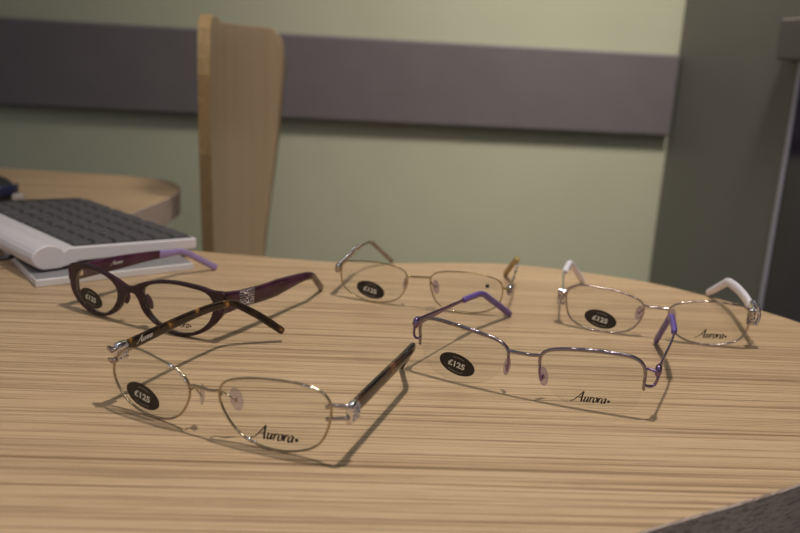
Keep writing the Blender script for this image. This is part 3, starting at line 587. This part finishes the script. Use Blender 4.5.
for sd,sg in (('L',-1),('R',1)):
    l=g.lens(sd,1.6)
    if sd=='L': g.sticker(l)
    else: g.lens_word(l)
    P,L,nr,sb=g.path(sd); H=P[0]
    # moulded nose pad
    R=Matrix.Rotation(sg*math.radians(35),3,'Z')@Matrix.Rotation(-sg*math.radians(18),3,'Y')
    mb=MB(); ellipsoid(mb,g.P(-9.5 if sg<0 else 10.0,17.5 if sg<0 else 18,4.0),2.0,2.2,5.5,R,14,10); mb.build('nose_pad',M['plumarm'],g.root)
    # corner block joining frame to arm
    cz=H.z; x0=sg*62.5
    cb=MB(); sweep(cb,[g.P(x0-sg*4,cz,1.0),g.P(x0,cz,1.4),V(H.x+sg*.4,H.y-5.0,cz),V(H.x,H.y-2.0,cz),V(H.x,H.y+1.5,cz)],[V(0,1,0),V(-sg*.3,1,0),V(1,.6*sg,0),V(1,0,0),V(1,0,0)],[1.6,1.9,2.0,2.0,1.8],[3.6,4.8,5.4,5.6,5.4],False,section(12,4)) if False else None
    if sd=='L':
        tab=[(0,11.0,3.6),(20,10.6,3.4),(40,9.8,3.2),(70,7.0,3.0),(95,4.6,3.0),(L-14,4.6,3.2),(L,5.0,3.2)]
        sec0=L-62
        hm=MB(); box(hm,H.x+1.4,H.x+3.0,H.y-4.5,H.y+3.5,cz-2.5,cz+1.5,0,.3); 
        t=g.arm(P,L,nr,-4,sec0+8,tab,M['plumarm'],'temple',g.root,e=4)
        g.arm(P,L,nr,sec0,L-1,[(a,b*1.08+.1,c+.4) for a,b,c in tab],M['plumtip'],'temple_tip',t,e=3,label='pale lilac see-through arm tip')
        hg=hm.build('hinge',M['silver'],g.root); hg['label']='small silver hinge'
        arm_print(g,P,L,nr,28.5,11.5,1.75,.3,t,M['silverink'])
    else:
        tab=[(0,14.0,3.6),(14,11.8,3.4),(30,11.6,3.4),(55,11.8,3.2),(80,7.8,3.0),(100,5.0,3.0),(L-10,5.4,3.2),(L,5.6,3.2)]
        t=g.arm(P,L,nr,-5,L-38,tab,M['plumarm'],'temple',g.root,e=4)
        g.arm(P,L,nr,L-42,L-1,[(a,b+.1,c+.1) for a,b,c in tab],M['plumend'],'temple_tip',t,e=3,label='brown arm tip bent down to the table')
        pts=[]; rnd=random.Random(4)
        for i in range(9):
            for j in range(7):
                q=11.5+i*1.75; p,tt=g.at(P,L,q); b=tt.cross(nr)
                if b.z<0: b=-b
                pts.append(p+nr*1.75+b*((j-3)*1.68+.15))
        cp=MB(); gems(cp,pts,.82,9); c=cp.build('crystal_panel',M['crystal'],t); c['label']='square patch of clear crystals on the arm'
        hm=MB(); box(hm,H.x-3.0,H.x-1.4,H.y-4.5,H.y+3.5,cz-2.5,cz+1.5,0,.3); hg=hm.build('hinge',M['silver'],g.root)

# ---- 4. slim gold wire pair at the back
g=Pair('gold','slim gold wire-rimmed glasses with a braided silver arm, back centre of the table')
for sd,sg in (('L',-1),('R',1)):
    l=g.lens(sd)
    if sd=='L': g.sticker(l)
    else: g.lens_word(l)
    g.rim(sd,.5,.68,M['gold'])
    P,L,nr,sb=g.path(sd,7.0); H=P[0]
    ep=MB(); z=H.z; tube(ep,catmull([g.P(sg*60.8,z+.5),g.P(sg*62.6,z+.6,.4),V(H.x-sg*.2,H.y-5,z+.4),V(H.x,H.y-1,z)],5),.9); ep.build('end_piece',M['gold'],g.root)
    hb=MB(); sweep(hb,[H+V(0,q,-1.2) for q in (-3.4,-2.8,0,2.6,3.2)],[V(1,0,0)]*5,[1.6,2.2,2.4,2.2,1.6],[2.6,3.6,3.8,3.6,2.6],False,section(12,3)); h=hb.build('hinge',M['filigree'],g.root); h['label']='square silver hinge ornament'
    t=g.arm(P,L,nr,2,L-36,[(0,2.2,1.3),(60,1.7,1.2),(L,1.6,1.2)],M['gold'],'temple',g.root,e=2.2)
    br=MB()
    for ph in (0,pi):
        Q=[]
        for i in range(70):
            q=4+i*(54/69.); p,tt=g.at(P,L,q); b=tt.cross(nr); a=q*.85+ph; Q.append(p+nr*(1.2*cos(a))+b*(1.5*sin(a)))
        tube(br,Q,.85,n=6)
    if sd=='L': c=br.build('braid',M['filigree'],t); c['label']='twisted silver braid around the arm'
    else:
        bb=MB()
        for q in (26,44,60): p,_=g.at(P,L,q); ellipsoid(bb,p,1.5,1.8,1.5)
        bb.build('bead',M['silver'],t)
    g.arm(P,L,nr,L-(40 if sd=='L' else 46),L-1,([(0,2.8,2.6),(L-30,3.6,3.2),(L,4.2,3.6)] if sd=='L' else [(0,3.4,3.4),(L-34,4.6,4.6),(L,4.8,4.6)]),M['greytip'] if sd=='L' else M['goldtip'],'temple_tip',t,e=2.2,label='bronze plastic arm tip' if sd=='L' else 'honey-coloured plastic arm tip')
g.bar(g.d['bridge'],.75,.85,M['gold'],'bridge')
g.nosepad('L',-11.2,17.0,-10.0,20.5,M['gold'],M['padlilac'],5.6,3.2); g.nosepad('R',12.0,17.0,9.8,20.8,M['gold'],M['padlilac'],5.6,3.2)

# ---- 5. silver pair with white tips on the right
g=Pair('white','rose-silver glasses with milky white arm tips, rear right of the table')
for sd,sg in (('L',-1),('R',1)):
    l=g.lens(sd)
    if sd=='L': g.sticker(l)
    else: g.lens_word(l)
    g.rim(sd,.68,.85,M['rosegun'])
    P,L,nr,sb=g.path(sd,8.0); H=P[0]
    ep=MB(); z=H.z+1; tube(ep,catmull([g.P(sg*60.6,z+.5),g.P(sg*62.2,z+.6,.4),V(H.x-sg*.2,H.y-5,z+.4),V(H.x,H.y-2,z)],5),.95); ep.build('end_piece',M['rosegun'],g.root)
    if sd=='L':
        t=g.arm(P,L,nr,-1,L-64,[(0,7.0,1.8),(10,6.6,1.8),(24,5.6,1.7),(38,4.2,1.7),(60,3.8,1.8)],M['silver'],'temple',g.root,e=4)
        pm=MB(); box(pm,H.x-3.0,H.x+2.8,H.y-3.2,H.y+1.2,H.z-7.6,H.z+3.4,0,.5); pl_=pm.build('end_plate',M['filigree'],g.root); pl_['label']='engraved silver plate where the arm joins'
        g.arm(P,L,nr,L-70,L-1.5,[(0,4.6,4.4),(L*.7,5.2,4.8),(L,5.4,4.8)],M['whitetip'],'temple_tip',t,e=2.2,label='milky white plastic arm tip')
    else:
        t=g.arm(P,L,nr,-1,L-84,[(0,8.0,2.0),(12,7.6,2.0),(34,6.4,2.0),(50,5.4,2.0)],M['silver'],'temple',g.root,e=4)
        g.arm(P,L,nr,L-120,L-1.5,[(0,7.6,4.0),(L-120,7.8,4.0),(L-60,7.2,4.0),(L-40,6.4,4.2),(L,6.0,4.6)],M['whitetip'],'temple_tip',t,e=2.4,label='milky white plastic arm tip')
        pm=MB(); box(pm,H.x-3.4,H.x+1.6,H.y-3.0,H.y+1.5,H.z-8.5,H.z+2.5,0,.5); pm.build('end_plate',M['filigree'],g.root)
        pts=[]
        for i in range(9):
            u=i/8.; dx=1.9+1.7*sin(pi*u*.9); dz=4.6-12.4*u
            for j in range(2): pts.append(H+V(dx+.3+.4*j,-2.4+j*3.2,dz))
        for i in range(4):
            for j in range(2): pts.append(H+V(1.9-j*1.9,4.4+i*2.4,4.2-j*.2))
        cp=MB(); gems(cp,pts,1.2,3); c=cp.build('crystal_row',M['crystal'],t); c['label']='rows of clear crystals along the arm front'
g.bar(g.d['bridge'],.8,.9,M['rosegun'],'bridge')
g.nosepad('L',-10.8,16.4,-9.4,20.2,M['rosegun'],M['padlilac'],5.6,3.2); g.nosepad('R',12.0,17.0,9.4,19.8,M['rosegun'],M['padlilac'],5.6,3.2)

# ---------------------------------------------------------------- table
far=[(-1100,1128),(-700,1124),(-560,1119),(-450,1116),(-370,1111),(-320,1094),(-294,1062),(-281,1020),(-279,985),(-282,945),(-287,905),(-292,870),(-293,832),(-284,795),(-262,760),(-225,732),(-176,719),(-120,713),(-62,708),(-10,714),(45,727),(95,733),(135,729),(165,720),(219,695),(260,658),(290,625),(312,590),(328,550),(333,505),(322,460),(297,425),(260,395),(225,370),(189,345),(160,328.5),(133,314),(104,298),(70,276),(30,246),(-10,212),(-60,166),(-120,116),(-190,75),(-280,50),(-420,40),(-760,40),(-1100,40)]
mid=catmull([V(x,y,0) for x,y in far],4)
t=thing('table','light oak-effect table with a wavy outline that the glasses and keyboard lie on','table',(-100,420,0))
mb=MB(); prism(mb,[(p.x+100,p.y-420) for p in mid],-30,0,0,1,.8,True)
mb.build('tabletop',[M['table'],M['table_edge']],t)
def leg(x,y,parent,z0=-740,z1=-30):
    mb=MB(); tube(mb,[V(x,y,z0+8),V(x,y,z1)],25,n=20); l=mb.build('leg',M['leg'],parent)
    f=MB(); tube(f,[V(x,y,z0),V(x,y,z0+8.5)],32,n=20); f.build('foot',M['black'],l)
for x,y in ((-880,-300),(-880,600),(-80,-170),(280,60),(-330,560)): leg(x,y,t)

# ---------------------------------------------------------------- keyboard
A=math.radians(46); kx,ky=-272,602.5
def kloc(z): return (kx,ky,z)
kb=thing('keyboard','ivory computer keyboard with charcoal keys lying on a white tray','keyboard',(kx,ky,6.1),A)
# local frame: x = depth (front 0 .. back 124), y = along the board away from the near end (0 .. 430)
KL=222
prof=[(0,0)]
for i in range(13):
    a=math.radians(250-i*19); prof.append((6+13*cos(a),11+9.8*sin(a)))
prof=[(p[0],p[1]) for p in prof[1:]]
prof+= [(22,17.0),(135-1.5,10.8),(135,9.8),(135,2.6),(133.5,1.6),(30,5.0),(22,3.0),(14,1.5)]
mb=MB(); n=len(prof)
def ringk(y,ins):
    cx=sum(p[0] for p in prof)/n; cz=sum(p[1] for p in prof)/n; out=[]
    for i,p in enumerate(prof):
        a=Vector(prof[i-1]); b=Vector(prof[(i+1)%n]); tt=(b-a).normalized(); nn=Vector((tt.y,-tt.x))
        out.append((p[0]+nn.x*ins,y,p[1]+nn.y*ins))
    return out
R4=[ringk(0,1.0),ringk(1.2,0),ringk(KL-1.2,0),ringk(KL,1.0)]
# make sure inset goes inwards
vs=[p for r in R4 for p in r]; fs=[]
for k in range(3):
    for i in range(n): j=(i+1)%n; fs.append((k*n+i,k*n+j,(k+1)*n+j,(k+1)*n+i))
fs.append(tuple(range(n))); fs.append(tuple(3*n+i for i in range(n)))
mb.add(vs,fs,0,False); body=mb.build('body',M['kbody'],kb)
def ztop(x): return 17.0+(x-22)*(10.8-17.0)/(133.5-22)
w=MB(); w.add([(27,3,ztop(27)+.0),(131.5,3,ztop(131.5)),(131.5,KL-3,ztop(131.5)),(27,KL-3,ztop(27)),(27,3,ztop(27)+.5),(131.5,3,ztop(131.5)+.5),(131.5,KL-3,ztop(131.5)+.5),(27,KL-3,ztop(27)+.5)],[(0,1,2,3),(4,5,6,7),(0,1,5,4),(1,2,6,5),(2,3,7,6),(3,0,4,7)],0,False); w.build('key_bed',M['kwell'],kb)
for x,y in ((9,20),(9,KL-20),(112,16),(112,KL-16)):
    f=MB(); tube(f,[V(x,y,0),V(x,y,3.0 if x<50 else 2.6)],4,n=12); f.build('foot',M['black'],kb)
ths=math.atan2(10.8-17.0,133.5-22)
def keymesh(ly):
    mb=MB(); d=16.0
    def rg(ix,iy,z): return [(-d/2+ix,-ly/2+iy,z),(d/2-ix,-ly/2+iy,z),(d/2-ix,ly/2-iy,z),(-d/2+ix,ly/2-iy,z)]
    R_=[rg(0,0,0),rg(.6,.6,2.6),rg(1.5,1.6,4.4),rg(2.4,2.6,4.5)]
    vs=[p for r in R_ for p in r]; fs=[]
    for k in range(3):
        for i in range(4): j=(i+1)%4; fs.append((k*4+i,k*4+j,k*4+4+j,k*4+4+i))
    fs+=[(0,3,2,1),(12,13,14,15)]; mb.add(vs,fs,0,False); return mb
proto=keymesh(17.6).build('key',M['key'],kb); first=True
cols=[]; y=13.0
for c in range(10):
    if c in (4,7): y+=6
    cols.append(y); y+=18.6
rows=[35+i*17.5 for i in range(6)]
for ci,yy in enumerate(cols):
    for ri,xx in enumerate(rows):
        if yy>KL-10: continue
        if first: o=proto; first=False
        else: o=proto.copy(); C.objects.link(o); o.parent=kb
        o.location=(xx*S,yy*S,(ztop(xx)-1.9)*S); o.rotation_euler=(0,-ths,0)
cb=MB(); tube(cb,catmull([V(-2,47,4.2),V(-9,45,3.6),V(-22,52,1.8),V(-40,70,-2.6),V(-62,100,-4.2),V(-90,150,-4.2)],6),1.9,n=10); cb.build('cable',M['black'],kb)

sl=MB(); prism(sl,[(0,0),(122,0),(122,218),(0,218)],0,6,1,0,.6)
SA=math.radians(36.5)
tr=sl.build('keyboard_tray',[M['slab'],M['slabtop']],None,(-268.5,583.5,0),SA)
tag(tr,'thin white slab lying on the oak table under the keyboard','tray')

# ---------------------------------------------------------------- mouse on the far desk
mo=thing('computer_mouse','dark navy rounded computer mouse behind the keyboard at the far left','mouse',(-484,915,0),math.radians(-8))
mb=MB(); nx,ny=24,10; vs=[];fs=[]
for j in range(ny+1):
    th=pi/2*j/ny
    for i in range(nx):
        a=2*pi*i/nx; r=cos(th)**.6 if j<ny else .0
        vs.append((48*r*math.copysign(abs(cos(a))**.85,cos(a)),30*r*math.copysign(abs(sin(a))**.85,sin(a)),2+24*sin(th)))
for j in range(ny):
    for i in range(nx): k=(i+1)%nx; fs.append((j*nx+i,j*nx+k,(j+1)*nx+k,(j+1)*nx+i))
fs.append(tuple(range(nx))[::-1]); mb.add(vs,fs)
mb.build('shell',M['mousetop'],mo)
sb_=MB(); P=[V(48.6*cos(a),30.6*sin(a),11) for a in [pi*(-1+i/24*1.15) for i in range(25)]]
sweep(sb_,P,[V(0,0,1)]*25,[6]*25,[1.8]*25,False,section(10,2)); sb_.build('side_grip',M['navy'],mo)
wh=MB(); tube(wh,[V(-26,-3,23),V(-26,3,23)],4,n=14); wh.build('scroll_wheel',M['black'],mo)
er=MB(); prism(er,[(-6,-5),(6,-5),(6,5),(-6,5)],0,9,0,0,1.8); e_=er.build('eraser',M['pale'],None,(-426,897,0),.3)
tag(e_,'small pale block lying beside the dark mouse behind the keyboard','eraser')

# ---------------------------------------------------------------- chair
ch=thing('chair','bent plywood chair with a tall waisted back, behind the oak table','chair',(-48,1120,-740))
def arcx(yl): return -240-14-5+60+25.0*(yl/172.0)**2+17*(yl/172.0)     # plan curve, local x from local y
hw=[(-330,95),(-230,102),(-138,115),(-40,138),(55,160),(146,172),(175,170),(193,160),(203,145),(207,128)]
rows_=[]
zs=[-330,-280,-230,-180,-138,-90,-40,10,55,100,146,165,180,192,200,205,207]
mb=MB(); ncol=28; T=14
def tophs(z): return interp(hw,z)[0]
grid=[]
for side in (0,1):
    for z in zs:
        h=tophs(z)
        for i in range(ncol+1):
            u=-1+2*i/ncol; yl=h*u
            # gentle backward lean and a lifted near shoulder
            x=arcx(yl)
            x+= (T if side==0 else 0)*1.0
            if side==1: x-=0
            rz=z+740+ (6 if z>190 and u<-.6 else 0)
            grid.append((x,yl,rz))
nz=len(zs); w_=ncol+1; off=nz*w_; fs0=[];fs1=[]
for s_ in (0,1):
    for j in range(nz-1):
        for i in range(ncol): a=s_*off+j*w_+i; fs0.append((a,a+1,a+w_+1,a+w_))
for j in range(nz-1):
    a=j*w_; fs1.append((a,a+w_,off+a+w_,off+a)); a=j*w_+ncol; fs1.append((a,a+w_,off+a+w_,off+a))
for i in range(ncol):
    a=i; fs1.append((a,a+1,off+a+1,off+a)); a=(nz-1)*w_+i; fs1.append((a,a+1,off+a+1,off+a))
o0=len(mb.v); mb.v+=grid
for f in fs0: mb.f.append(f); mb.m.append(0); mb.sm.append(True)
for f in fs1: mb.f.append(f); mb.m.append(1); mb.sm.append(False)
mb.build('backrest',[M['ply'],M['ply_edge']],ch)
st_=MB(); seat=[]
for i in range(40):
    a=2*pi*i/40; seat.append((30+205*math.copysign(abs(cos(a))**.55,cos(a)),195*math.copysign(abs(sin(a))**.55,sin(a))))
prism(st_,seat,436,450,0,1,2); st_.build('seat',[M['ply'],M['ply_edge']],ch)
for y in (-70,70):
    br=MB(); tube(br,catmull([V(-168,y,560),V(-170,y,480),V(-150,y,432),V(-80,y,428)],6),9,n=10); br.build('back_bracket',M['steel'],ch)
for x,y in ((-140,-150),(-140,150),(190,-150),(190,150)):
    l=MB(); tube(l,[V(x*.8,y*.85,438),V(x*1.1,y*1.1,12)],11,n=12); lo=l.build('leg',M['steel'],ch)
    f=MB(); tube(f,[V(x*1.1,y*1.1,0),V(x*1.1,y*1.1,14)],14,n=12); f.build('foot',M['black'],lo)

# ---------------------------------------------------------------- room
wa=math.atan2(107,1212); wd=V(cos(wa),sin(wa),0); wn=V(-sin(wa),cos(wa),0); W0=V(489.5,1568.8,0)
def wallbox(mb,s0,s1,d0,d1,z0,z1,mi=0,bev=0):
    """s along the back wall from its right corner, d behind(+)/in front(-) of its face"""
    P=[W0+wd*a+wn*b for a,b in ((s0,d0),(s1,d0),(s1,d1),(s0,d1))]
    prism(mb,[(p.x,p.y) for p in P],z0,z1,mi,None,bev)
mb=MB(); wallbox(mb,-2600,0,0,100,-740,1700); struct(mb.build('wall_back',M['wall']))
mb=MB(); wallbox(mb,-2600,-6,-20,0,56,203,0,3.5); struct(mb.build('trim_1',M['band']))
mb=MB(); wallbox(mb,0,120,-1900,100,-740,1700); struct(mb.build('wall_right',M['side']))
mb=MB(); wallbox(mb,-12,-2600,-14,0,-740,-650,0,1); struct(mb.build('baseboard_back',M['band']))
# framed dark glass on the right wall; d is the distance toward the camera from the corner
fr=MB(); wallbox(fr,-10,0,-437,-429,-735,199,0,1); wallbox(fr,-14,0,-1190,-1176,-735,199,0,1)
wf=struct(fr.build('window_1',M['alu']))
gl=MB(); wallbox(gl,-8,0,-1176,-437,-735,199); g_=gl.build('window_pane',M['darkglass'],wf)
hd=MB(); wallbox(hd,-22,0,-1220,-388,199,254,0,3); struct(hd.build('trim_2',M['trimdark']))
mb=MB(); prism(mb,[(-2300,-900),(900,-900),(900,1900),(-2300,1900)],-800,-740); struct(mb.build('floor',M['carpet']))

# ---------------------------------------------------------------- light
def area(name,loc,size,power,col,target=None,shape='DISK'):
    l=bpy.data.lights.new(name,'AREA'); l.shape=shape; l.size=size*S; l.energy=power; l.color=col
    o=bpy.data.objects.new(name,l); C.objects.link(o); o.location=[c*S for c in loc]
    if target is not None:
        o.rotation_euler=(Vector(target)-Vector(loc)).to_track_quat('-Z','Y').to_euler()
    return o
LAMP=(105,410,930)
pl=bpy.data.lights.new('ceiling_spot','SPOT'); pl.spot_size=math.radians(100); pl.spot_blend=1.0; pl.energy=P_LAMP; pl.color=(1,.93,.855); pl.shadow_soft_size=.022
po=bpy.data.objects.new('ceiling_spot',pl); C.objects.link(po); po.location=[c*S for c in LAMP]; po.rotation_euler=(Vector((90,450,0))-Vector(LAMP)).to_track_quat('-Z','Y').to_euler()
area('added_fill',(50,-350,1700),600,P_A,(1,.93,.86),(0,600,0))  # added soft fill for the ambient level, not a known fitting
o=area('added_fill',(400,640,1600),320,P_B,(1,.94,.84),(260,1550,-50)); o.data.spread=math.radians(62)  # added fill, aimed at the back wall to brighten it
wld=bpy.data.worlds.new('room'); bpy.context.scene.world=wld; wld.use_nodes=True
bg=wld.node_tree.nodes['Background']; bg.inputs[0].default_value=(.80,.82,.88,1); bg.inputs[1].default_value=P_W

# ---------------------------------------------------------------- camera
f_px,pitch,roll,h=CAM
cam=bpy.data.cameras.new('camera'); co=bpy.data.objects.new('camera',cam); C.objects.link(co)
cam.sensor_fit='HORIZONTAL'; cam.sensor_width=36; cam.lens=f_px*36/800; cam.clip_start=.02; cam.clip_end=20
c_,s_=cos(pitch),sin(pitch); fwd=V(0,c_,-s_); up=V(0,s_,c_); rt=V(1,0,0)
ux=rt*cos(roll)+up*sin(roll); uy=-rt*sin(roll)+up*cos(roll)
co.matrix_world=Matrix(((ux.x,uy.x,-fwd.x,0),(ux.y,uy.y,-fwd.y,0),(ux.z,uy.z,-fwd.z,h*S),(0,0,0,1)))
cam.dof.use_dof=True; cam.dof.focus_distance=.465; cam.dof.aperture_fstop=7.4
sc=bpy.context.scene; sc.camera=co
sc.view_settings.view_transform='Standard'; sc.view_settings.look='None'; sc.view_settings.gamma=1; sc.view_settings.exposure=0
sc.view_settings.use_curve_mapping=False
sc.cycles.transparent_max_bounces=40
